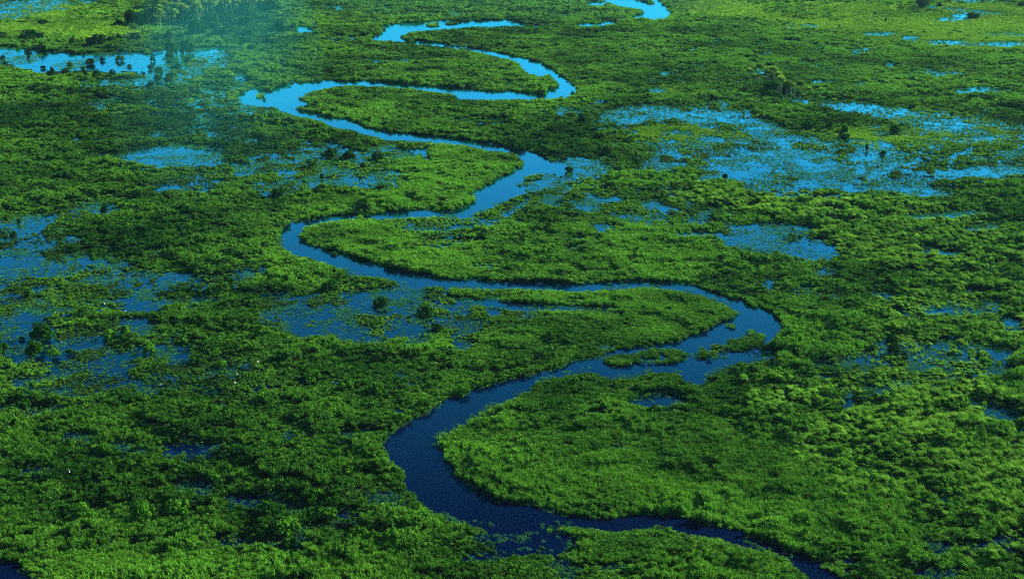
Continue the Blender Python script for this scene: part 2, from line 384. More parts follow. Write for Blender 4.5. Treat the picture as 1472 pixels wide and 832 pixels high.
def ground_material():
    m, nt, out = new_mat("marsh soil")
    at = nt.nodes.new("ShaderNodeAttribute")
    at.attribute_name = "meadow"
    geo = nt.nodes.new("ShaderNodeNewGeometry")
    nz = nt.nodes.new("ShaderNodeTexNoise")
    nz.inputs["Scale"].default_value = 0.7
    nz.inputs["Detail"].default_value = 6
    nt.links.new(geo.outputs["Position"], nz.inputs["Vector"])
    soil = ramp_mix(nt, nz.outputs["Fac"], (0.005, 0.012, 0.005), (0.010, 0.028, 0.007))
    turf = ramp_mix(nt, nz.outputs["Fac"], (0.030, 0.110, 0.006), (0.090, 0.230, 0.014))
    n = nt.nodes.new("ShaderNodeMix")
    n.data_type = "RGBA"
    nt.links.new(at.outputs["Fac"], n.inputs[0])
    nt.links.new(soil, n.inputs[6])
    nt.links.new(turf, n.inputs[7])
    d = nt.nodes.new("ShaderNodeBsdfDiffuse")
    nt.links.new(n.outputs[2], d.inputs["Color"])
    nt.links.new(d.outputs[0], out.inputs["Surface"])
    return m


# ------------------------------------------------------------------ mesh helpers
def mesh_from(name, V, Fc, mat=None, smooth=False):
    me = bpy.data.meshes.new(name)
    me.from_pydata([tuple(v) for v in V], [], Fc)
    if mat:
        me.materials.append(mat)
    if smooth:
        me.polygons.foreach_set("use_smooth", [True] * len(me.polygons))
    me.update()
    return me


def link(name, me, parent=None, loc=None):
    o = bpy.data.objects.new(name, me)
    COL.objects.link(o)
    if parent:
        o.parent = parent
    if loc is not None:
        o.location = loc
    return o


def tag(o, label=None, cat=None, group=None, kind=None):
    for k, v in (("label", label), ("category", cat), ("group", group), ("kind", kind)):
        if v:
            o[k] = v
    return o


def frame_of(n, r):
    n = n.normalized()
    a = Vector((0, 0, 1)) if abs(n.z) < 0.9 else Vector((1, 0, 0))
    u = n.cross(a).normalized()
    v = n.cross(u)
    c, s = math.cos(r), math.sin(r)
    return u * c + v * s, v * c - u * s


def leaf(V, Fc, p, n, size, r, aspect=0.6):
    """a pointed leaf blade, slightly folded along its midrib"""
    u, v = frame_of(n, r)
    b = len(V)
    V += [p - u * size * 0.5, p + v * size * aspect * 0.5 + n * size * 0.08, p + u * size * 0.5, p - v * size * aspect * 0.5 + n * size * 0.08]
    Fc += [(b, b + 1, b + 2), (b, b + 2, b + 3)]


def bush_geo(rnd, n_leaf, size, lobes, height=0.75, low=0.0):
    """leaves spread through several uneven lobes; footprint radius about 1"""
    V, Fc = [], []
    L = []
    for i in range(lobes):
        a = rnd.uniform(0, 6.283)
        d = rnd.uniform(0.0, 0.62) if i else 0.0
        r = rnd.uniform(0.30, 0.55) if i else 0.6
        L.append((Vector((math.cos(a) * d, math.sin(a) * d, height * rnd.uniform(0.35, 0.75) * (1 - 0.45 * d))), r, height * rnd.uniform(0.45, 0.8)))
    for i in range(n_leaf):
        c, r, h = L[rnd.randrange(lobes)]
        while True:
            q = Vector((rnd.uniform(-1, 1), rnd.uniform(-1, 1), rnd.uniform(-0.75, 1)))
            if 0.2 < q.length < 1:
                break
        q = q.normalized() * rnd.uniform(0.72, 1.08)
        p = c + Vector((q.x * r, q.y * r, q.z * h * 0.7))
        if p.z < low:
            p.z = low + rnd.uniform(0, 0.1)
        n = (q.normalized() * 0.9 + Vector((rnd.uniform(-1, 1), rnd.uniform(-1, 1), rnd.uniform(-0.4, 1))) * 0.75).normalized()
        leaf(V, Fc, p, n, size * rnd.uniform(0.6, 1.35), rnd.uniform(0, 6.28), rnd.uniform(0.45, 0.8))
    return V, Fc


def blade(V, Fc, p, az, lean, h, w, curl=0.5):
    d = Vector((math.cos(az), math.sin(az), 0))
    s = Vector((-math.sin(az), math.cos(az), 0)) * w
    b = len(V)
    m = p + d * (math.sin(lean) * h * 0.55) + Vector((0, 0, math.cos(lean) * h * 0.55))
    l2 = lean + curl
    t = m + d * (math.sin(l2) * h * 0.5) + Vector((0, 0, math.cos(l2) * h * 0.5))
    V += [p - s * 0.6, p + s * 0.6, m + s, m - s, t]
    Fc += [(b, b + 1, b + 2, b + 3), (b + 3, b + 2, b + 4)]


def reed_geo(rnd, n, spread=0.8, h=(0.7, 1.25), w=0.07, lean=(0.05, 0.5), az=None):
    V, Fc = [], []
    for i in range(n):
        a, d = rnd.uniform(0, 6.283), math.sqrt(rnd.random()) * spread
        p = Vector((math.cos(a) * d, math.sin(a) * d, -0.05))
        aa = rnd.uniform(0, 6.283) if az is None else az + rnd.gauss(0, 0.45)
        blade(V, Fc, p, aa, rnd.uniform(*lean), rnd.uniform(*h), w * rnd.uniform(0.6, 1.4), rnd.uniform(0.2, 0.8))
    return V, Fc


def float_geo(rnd, n):
    V, Fc = [], []
    for i in range(n):
        a, d = rnd.uniform(0, 6.283), math.sqrt(rnd.random())
        p = Vector((math.cos(a) * d, math.sin(a) * d, rnd.uniform(0.03, 0.08)))
        r = rnd.uniform(0.07, 0.17)
        b = len(V)
        k0 = rnd.uniform(0, 6.28)
        tx, ty = rnd.gauss(0, 0.12), rnd.gauss(0, 0.12)
        for k in range(6):
            x, y = math.cos(k0 + k * 1.047) * r, math.sin(k0 + k * 1.047) * r
            V.append(p + Vector((x, y, x * tx + y * ty)))
        Fc.append(tuple(range(b, b + 6)))
    for i in range(n // 3):
        a, d = rnd.uniform(0, 6.283), math.sqrt(rnd.random()) * 0.9
        blade(V, Fc, Vector((math.cos(a) * d, math.sin(a) * d, 0)), rnd.uniform(0, 6.28), rnd.uniform(0.1, 0.6), rnd.uniform(0.15, 0.5), 0.04, 0.5)
    return V, Fc


# ------------------------------------------------------------------ scattering: one object of kind stuff per ground cover
def scatter(name, label, protos, P, scale, rot, tint, which, tilt=None):
    n = len(P)
    me = bpy.data.meshes.new(name)
    me.vertices.add(n)
    me.vertices.foreach_set("co", np.asarray(P, np.float32).ravel())
    for an, arr, ty in (("size", scale, "FLOAT_VECTOR"), ("turn", rot, "FLOAT_VECTOR"), ("tint", tint, "FLOAT"), ("which", which, "INT")):
        a = me.attributes.new(an, ty, "POINT")
        if ty == "FLOAT_VECTOR":
            a.data.foreach_set("vector", np.asarray(arr, np.float32).ravel())
        else:
            a.data.foreach_set("value", np.asarray(arr, np.int32 if ty == "INT" else np.float32))
    me.update()
    o = link(name, me)
    tag(o, label, name.replace("_", " "), None, "stuff")
    ng = bpy.data.node_groups.new(name + " spread", "GeometryNodeTree")
    ng.interface.new_socket("Geometry", in_out="INPUT", socket_type="NodeSocketGeometry")
    ng.interface.new_socket("Geometry", in_out="OUTPUT", socket_type="NodeSocketGeometry")
    gi, go = ng.nodes.new("NodeGroupInput"), ng.nodes.new("NodeGroupOutput")
    join = ng.nodes.new("GeometryNodeJoinGeometry")
    for pm in reversed(protos):
        po = bpy.data.objects.new(name + "_pattern", pm)
        oi = ng.nodes.new("GeometryNodeObjectInfo")
        oi.inputs["Object"].default_value = po
        g2i = ng.nodes.new("GeometryNodeGeometryToInstance")
        ng.links.new(oi.outputs["Geometry"], g2i.inputs[0])
        ng.links.new(g2i.outputs[0], join.inputs[0])

    def named(an, ty):
        nd = ng.nodes.new("GeometryNodeInputNamedAttribute")
        nd.data_type = ty
        nd.inputs["Name"].default_value = an
        return nd.outputs["Attribute"]
    iop = ng.nodes.new("GeometryNodeInstanceOnPoints")
    iop.inputs["Pick Instance"].default_value = True
    ng.links.new(gi.outputs[0], iop.inputs["Points"])
    ng.links.new(join.outputs[0], iop.inputs["Instance"])
    ng.links.new(named("which", "INT"), iop.inputs["Instance Index"])
    e2r = ng.nodes.new("FunctionNodeEulerToRotation")
    ng.links.new(named("turn", "FLOAT_VECTOR"), e2r.inputs[0])
    ng.links.new(e2r.outputs[0], iop.inputs["Rotation"])
    ng.links.new(named("size", "FLOAT_VECTOR"), iop.inputs["Scale"])
    ng.links.new(iop.outputs[0], go.inputs[0])
    md = o.modifiers.new("spread", "NODES")
    md.node_group = ng
    return o


rnd = random.Random(3)
bush_p = [mesh_from("bush pattern", *bush_geo(rnd, 190, 0.37, 6), M_BUSH) for _ in range(6)]
reed_p = [mesh_from("reed pattern", *reed_geo(rnd, 80), M_REED) for _ in range(4)]
laid_p = [mesh_from("laid pattern", *reed_geo(rnd, 90, 0.85, (0.9, 1.7), 0.085, (0.6, 1.15), 2.6), M_LAID) for _ in range(4)]
mead_p = [mesh_from("meadow pattern", *reed_geo(rnd, 60, 0.9, (0.3, 0.7), 0.09, (0.1, 0.7)), M_MEADOW) for _ in range(4)]
flot_p = [mesh_from("float pattern", *float_geo(rnd, 30), M_FLOAT) for _ in range(4)]

def emergent_geo(rnd):
    V, Fc = reed_geo(rnd, 34, 1.0, (0.22, 0.55), 0.045, (0.05, 0.7))
    return V, Fc


emer_p = [mesh_from("emergent pattern", *emergent_geo(rnd), M_EMER) for _ in range(4)]
pts = []
for d0, d1, sp in ((104, 340, 0.76), (340, 560, 1.02), (560, 800, 1.5), (800, 1180, 2.2)):
    half = d1 * 0.46 + 80
    gx = np.arange(-half, half, sp)
    gy = np.arange(d0, d1, sp)
    X, Y = np.meshgrid(gx, gy)
    X = X.ravel() + rng.uniform(-0.5, 0.5, X.size) * sp
    Y = Y.ravel() + rng.uniform(-0.5, 0.5, Y.size) * sp
    k = np.abs(X) < Y * 0.46 + 80
    pts.append(np.stack([X[k], Y[k], np.full(k.sum(), sp)], 1))
pts = np.concatenate(pts)
X, Y, SPC = pts.T
sv = survey(X, Y)
md_h = mound(X, Y)
u = rng.random(len(X))
big = fbm(X, Y, 45.0, 3, 2)
mid = fbm(X, Y, 9.0, 2, 0)
land = ~sv["water"]
reed_w = sv["reed"] * (0.55 + 0.9 * fbm(X, Y, 20, 3, 1))
laid_w = sv["laid"] * (0.4 + 1.0 * fbm(X, Y, 18, 3, 0))
mead_w = sv["meadow"] * (0.6 + 0.8 * fbm(X, Y, 40, 3, 5))
kind = np.zeros(len(X), int)
kind[reed_w > 0.45 + 0.6 * (u - 0.5)] = 1
kind[laid_w > 0.55 + 0.9 * (u - 0.5)] = 2
kind[mead_w > 0.45 + 0.7 * (u - 0.5)] = 3
GZ = 0.12
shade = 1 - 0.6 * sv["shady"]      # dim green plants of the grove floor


def do(mask, name, label, protos, sc_xy, sc_z, zoff, tint, rotz=None, tilt=0.12):
    n = int(mask.sum())
    P = np.stack([X[mask], Y[mask], zoff[mask]], 1)
    sc = np.stack([sc_xy[mask], sc_xy[mask], sc_z[mask]], 1)
    rz = rng.uniform(0, 6.283, n) if rotz is None else rotz + rng.normal(0, 0.3, n)
    rot = np.stack([rng.normal(0, tilt, n), rng.normal(0, tilt, n), rz], 1)
    return scatter(name, label, protos, P, sc, rot, tint[mask], rng.integers(0, len(protos), n))


r1 = rng.random(len(X))
r2 = rng.random(len(X))
r3 = rng.random(len(X))
edge = sstep(0.0, 0.22, sv["n"] - sv["wet"]) * (1 - 0.75 * sstep(0.15, 0.5, sv["wet"]))
hollow = 1 - 0.65 * (fbm(X, Y, 5.0, 2, 1) < 0.25)
kind[(kind == 0) & (r3 < 0.42) & (sv["wet"] < 0.3)] = 1
kind[(kind == 2) & (r3 < 0.25)] = 0
k4 = SPC ** 0.35
ca, sa = math.cos(R(-14)), math.sin(R(-14))
ridge = 1 - np.abs(2 * fbm((X * ca - Y * sa) * 0.32, X * sa + Y * ca, 3.3, 3, 4, 0.5) - 1)      # wind rows
lay = np.clip(sv["laid"] * 1.3, 0, 1)
thin = 1 - 0.45 * sstep(0.2, 0.6, sv["wet"])
relief = (md_h * 1.7 * (1 - 0.5 * lay) + ridge * 0.9 * lay) * edge * hollow
shore = np.zeros(len(X), bool)
for k in range(8):
    qx, qy = to_pixel(X + 3.2 * math.cos(k * 0.785), Y + 3.2 * math.sin(k * 0.785))
    shore |= look(OPEN, qx, qy) > 0.5
isle = look(ISLE, sv["px"], sv["py"]) > 0.5
relief *= np.where(isle, 0.12, np.where(shore, 0.45, 1.0))
kind[isle] = 1
land &= ~(isle & (fbm(X, Y, 3.5, 3, 2) < 0.30))
zo = np.select([kind == 0, kind == 1, kind == 2], [GZ + relief, GZ + relief * np.where(reed_w > 0.4, 0.65, 1.0), GZ + relief], GZ + 0.05)
sz = np.select([kind == 0, kind == 1, kind == 2],
               [(0.35 + 0.45 * r2 + 0.75 * mid) * k4 * (0.4 + 0.6 * edge) * hollow, (0.55 + 0.45 * r2 + 0.35 * mid) * k4 * (0.5 + 0.5 * edge), (0.55 + 0.5 * r2 + 0.4 * mid) * k4 * (0.5 + 0.5 * edge)],
               (0.45 + 0.35 * r2) * k4)
sxy = np.select([kind == 0, kind == 1, kind == 2], [SPC * (0.42 + 0.42 * r1 + 0.42 * mid), SPC * (0.7 + 0.4 * r1), SPC * (0.55 + 0.5 * r1)], SPC * (0.8 + 0.4 * r1)) * thin
sz *= 1 - 0.4 * sstep(0.2, 0.6, sv["wet"])


LAKEF = LAKE.astype(np.float32)


sz *= np.where(isle, 0.6, 1.0)


def over_water(f):
    c = np.zeros(len(X), bool)
    for t in (0.5, 1.0):
        hx, hy = to_pixel(X, Y, (zo + sz) * f * t)
        c |= (look(OPEN, hx, hy) > 0.5) | (look(LAKEF, hx, hy) > 0.5)
    return c & (look(ISLE, sv["px"], sv["py"]) < 0.5)


low = over_water(1.25)                     # bank plants stay low, as the traced waterline shows
sz[low] *= 0.4
zo[low] = GZ
sxy[low] *= 0.8
land &= ~over_water(1.15)
patch = fbm(X * 0.8, Y, 26.0, 4, 1, 0.6) - 0.5          # stands of different growth
sz *= 1 + 0.55 * patch
bush_t = np.clip(-0.05 + 0.35 * patch + 0.40 * big + 0.35 * r1 + 0.35 * mid, 0, 1) * shade - 0.15 * sv["shady"] - 0.42 * sv["less_backlit"]
reed_t = np.clip(-0.02 - 0.05 * isle + 0.55 * patch + 0.40 * big + 0.35 * r1 + 0.3 * mid, 0, 1) * shade - 0.15 * sv["shady"] - 0.42 * sv["less_backlit"]
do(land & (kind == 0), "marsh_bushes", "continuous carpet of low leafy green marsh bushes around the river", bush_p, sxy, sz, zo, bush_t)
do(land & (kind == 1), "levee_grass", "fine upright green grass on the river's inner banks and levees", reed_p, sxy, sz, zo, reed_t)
do(land & (kind == 2), "laid_grass", "streaky yellow green tall grass combed over by wind beside the marsh pools", laid_p, sxy, sz, zo, np.clip(-0.02 + 0.28 * big + 0.34 * mid + 0.42 * r1, 0, 1), rotz=0.0)
do(land & (kind == 3), "meadow_grass", "short bright yellow green meadow grass on the far flats", mead_p, sxy, sz, zo, np.clip(0.1 + 0.4 * patch + 0.45 * big + 0.35 * r1, 0, 1))
near_bank = np.zeros(len(X), bool)
for ax, ay in ((1.1, 0), (-1.1, 0), (0, 1.2), (0, -1.2)):
    qx, qy = to_pixel(X + ax, Y + ay)
    near_bank |= look(OPEN, qx, qy) < 0.5
fringe = (sv["open"] > 0.5) & near_bank & (fbm(X, Y, 9.0, 3, 3) > 0.6) & (r1 < 0.6) & (Y < 480)
marshy = sv["water"] & (sv["open"] < 0.5) & (look(LAKE.astype(np.float32), sv["px"], sv["py"]) < 0.5)
core = sstep(0.45, 0.95, sv["wet"] - 0.6 * sv["n"])
in_lake = look(LAKE.astype(np.float32), sv["px"], sv["py"]) > 0.5
lake_tufts = in_lake & (sv["open"] < 0.5) & (fbm(X, Y, 16.0, 3, 2) > np.where(sv["px"] > 185, 0.38, 0.74)) & (r2 < 0.75)
em = fringe | lake_tufts | (marshy & (r2 < (0.95 - 0.55 * core) * sstep(0.22, 0.72, fbm(X, Y, 9.0, 4, 5, 0.75))))
do(em, "emergent_sedge", "thin sedge blades standing in shallow water in and around the pools", emer_p, SPC * (0.42 + 0.45 * r1), 0.55 + 0.8 * r2 * (1 - core), np.zeros(len(X)), np.clip(0.1 + 0.9 * r3, 0, 1))
flo = sv["water"] & (sv["open"] < 0.5) & (((sv["wet"] - sv["n"]) < 0.30 + 0.35 * fbm(X, Y, 6, 3, 2)) & (r1 < np.where(Y < 520, 0.38, 0.8)) | (r1 < 0.06)) & ~((look(LAKE.astype(np.float32), sv["px"], sv["py"]) > 0.5) & (r1 > 0.03))
do(flo, "floating_plants", "sparse floating leaves and emergent stems in the flooded pools", flot_p,
   SPC * (0.30 + 0.35 * r2), 0.8 + 0.9 * r1, np.full(len(X), 0.01), np.clip(r2 * 0.8, 0, 1))

# ------------------------------------------------------------------ ground sheet, water sheet
NR, NC = 700, 860
dd = 96.0 * (1250.0 / 96.0) ** np.linspace(0, 1, NR)
uu = np.linspace(-1, 1, NC)
Yg = np.repeat(dd[:, None], NC, 1)
Xg = uu[None, :] * (Yg * 0.48 + 88)
sg = survey(Xg.ravel(), Yg.ravel())
hl = GZ + mound(Xg.ravel(), Yg.ravel()) * 0.5 * sstep(0.0, 0.3, sg["n"] - sg["wet"]) * (1 - sg["meadow"])
hl = hl - 0.20 * sstep(0.14, 0.3, sg["wet"])
hl = np.where(look(ISLE, sg["px"], sg["py"]) > 0.5, -0.15, hl)
zz = np.where(sg["water"], -0.9, hl)
Z = zz.reshape(NR, NC)
Z[0, :] = Z[-1, :] = -0.9
Z[:, 0] = Z[:, -1] = -0.9
V = np.stack([Xg.ravel(), Yg.ravel(), Z.ravel()], 1)
idx = np.arange(NR * NC).reshape(NR, NC)
quads = np.stack([idx[:-1, :-1], idx[:-1, 1:], idx[1:, 1:], idx[1:, :-1]], -1).reshape(-1, 4)
# outer skirt out to the horizon
B = len(V)
big_r = 14000.0
V = np.concatenate([V, np.array([[-big_r, -big_r, -0.9], [big_r, -big_r, -0.9], [big_r, big_r, -0.9], [-big_r, big_r, -0.9]])])
c00, c01, c11, c10 = idx[0, 0], idx[0, -1], idx[-1, -1], idx[-1, 0]
faces = quads.tolist()
faces.append([B, B + 1] + [int(i) for i in idx[0, ::-1]])
faces.append([B + 1, B + 2] + [int(i) for i in idx[::-1, -1]])
faces.append([B + 2, B + 3] + [int(i) for i in idx[-1, :]])
faces.append([B + 3, B] + [int(i) for i in idx[:, 0]])
gm = bpy.data.meshes.new("ground")
gm.from_pydata(V.tolist(), [], faces)
at = gm.attributes.new("meadow", "FLOAT", "POINT")
at.data.foreach_set("value", np.concatenate([np.clip(sg["meadow"] * 0.9 + 0.10 * sg["reed"], 0, 1) * (~sg["water"]), np.zeros(4)]).astype(np.float32))
gm.materials.append(ground_material())
gm.polygons.foreach_set("use_smooth", [True] * len(gm.polygons))
gm.update()
tag(link("ground", gm), kind="structure")
wr = 13000.0
tag(link("water", mesh_from("water", [(-wr, -wr, 0), (wr, -wr, 0), (wr, wr, 0), (-wr, wr, 0)], [(0, 1, 2, 3)], water_material())), kind="structure")


# ------------------------------------------------------------------ trees, shrubs, palms
def tube(V, Fc, path, radii, seg=7):
    b0 = len(V)
    n = len(path)
    for i, (p, r) in enumerate(zip(path, radii)):
        t = (path[min(i + 1, n - 1)] - path[max(i - 1, 0)]).normalized()
        u, v = frame_of(t, 0)
        for k in range(seg):
            a = k * 6.28318 / seg
            V.append(p + u * math.cos(a) * r + v * math.sin(a) * r)
    for i in range(n - 1):
        for k in range(seg):
            a, b = b0 + i * seg + k, b0 + i * seg + (k + 1) % seg
            Fc.append((a, b, b + seg, a + seg))
    Fc.append(tuple(b0 + (n - 1) * seg + k for k in range(seg)))


def trunk_geo(rnd, h, r):
    V, Fc = [], []
    top = Vector((rnd.uniform(-0.06, 0.06), rnd.uniform(-0.06, 0.06), h))
    tube(V, Fc, [Vector((0, 0, -0.25)), Vector((top.x * 0.3, top.y * 0.4, h * 0.5)), top], [r * 1.3, r, r * 0.75])
    for i in range(4):
        a = i * 1.57 + rnd.uniform(-0.4, 0.4)
        e = top + Vector((math.cos(a) * 0.42, math.sin(a) * 0.42, rnd.uniform(0.18, 0.34)))
        m = top.lerp(e, 0.5) + Vector((0, 0, -0.05))
        tube(V, Fc, [top + Vector((0, 0, -0.1)), m, e], [r * 0.6, r * 0.42, r * 0.18], 5)
    return V, Fc


def crown_geo(rnd, n_leaf, lobes, size, h0, h1):
    """an uneven crown between heights h0 and h1, footprint radius about 1"""
    V, Fc = [], []
    L = []
    for i in range(lobes):
        a = i * 2.399 + rnd.uniform(-0.5, 0.5)
        d = rnd.uniform(0.6, 0.85) * math.sqrt((i + 0.3) / lobes)
        r = rnd.uniform(0.18, 0.50)
        top = h1 - (h1 - h0) * 0.55 * d * d
        L.append((Vector((math.cos(a) * d, math.sin(a) * d, h0 + (top - h0) * rnd.uniform(0.2, 0.86))), r, (h1 - h0) * rnd.uniform(0.22, 0.34)))
    for i in range(n_leaf):
        c, r, h = L[rnd.randrange(lobes)]
        q = Vector((rnd.gauss(0, 1), rnd.gauss(0, 1), rnd.gauss(0.15, 1))).normalized() * rnd.choice((rnd.uniform(0.5, 1.0), rnd.uniform(0.85, 1.12)))
        p = c + Vector((q.x * r, q.y * r, q.z * h))
        p.z = max(p.z, h0 * 0.6 + rnd.uniform(0, 0.05))
        n = (q.normalized() + Vector((rnd.uniform(-1, 1), rnd.uniform(-1, 1), rnd.uniform(-0.4, 1))) * 0.7).normalized()
        leaf(V, Fc, p, n, size * rnd.uniform(0.6, 1.4), rnd.uniform(0, 6.28), rnd.uniform(0.5, 0.85))
    return V, Fc


rnd = random.Random(11)
tree_protos, shrub_protos = [], []
for i in range(6):
    tree_protos.append((mesh_from("tree crown", *crown_geo(rnd, 900, 13, 0.24, 0.08, 1.0), M_TREE), mesh_from("tree trunk", *trunk_geo(rnd, 0.42, 0.06), M_BARK, True)))
for i in range(6):
    shrub_protos.append((mesh_from("shrub crown", *crown_geo(rnd, 760, 11, 0.22, 0.05, 1.0), M_SHRUB), mesh_from("shrub stem", *trunk_geo(rnd, 0.30, 0.045), M_BARK, True)))

dark_protos = []
for i in range(6):
    dark_protos.append((mesh_from("dark crown", *crown_geo(rnd, 860, 14, 0.22, 0.0, 1.0), M_TREE), mesh_from("dark stem", *trunk_geo(rnd, 0.30, 0.045), M_BARK, True)))

ORD = ["first", "second", "third", "fourth", "fifth", "sixth", "seventh", "eighth", "ninth", "tenth", "eleventh", "twelfth"]


def plant(name, protos, i, px, py, w, h, label, cat, group):
    """a crown w photo pixels wide and h high whose foot stands at px, py"""
    x, y = to_ground(px, py)
    s = px_per_m(py)
    ra, hh = w / s / 2, h / s / CP
    e = link(name, None, loc=(float(x), float(y), 0.05))
    e.rotation_euler = (0, 0, (i * 2.4) % 6.283)
    tag(e, label, cat, group)
    cr, tr = protos[i % len(protos)]
    for nm, me in (("crown", cr), ("trunk" if "tree" in name else "stem", tr)):
        c = link(nm, me, e)
        c.scale = (ra * 1.02, ra * 1.02, hh)
    return e


def size_word(w, h, py):
    s = px_per_m(py)
    m = w / s
    return "tiny" if m < 2.2 else "small" if m < 3.6 else "middling" if m < 5.5 else "large" if m < 8 else "huge"


def shape_word(w, h):
    r = h / w
    return "squat" if r < 0.45 else "domed" if r < 0.62 else "rounded" if r < 0.95 else "upright"


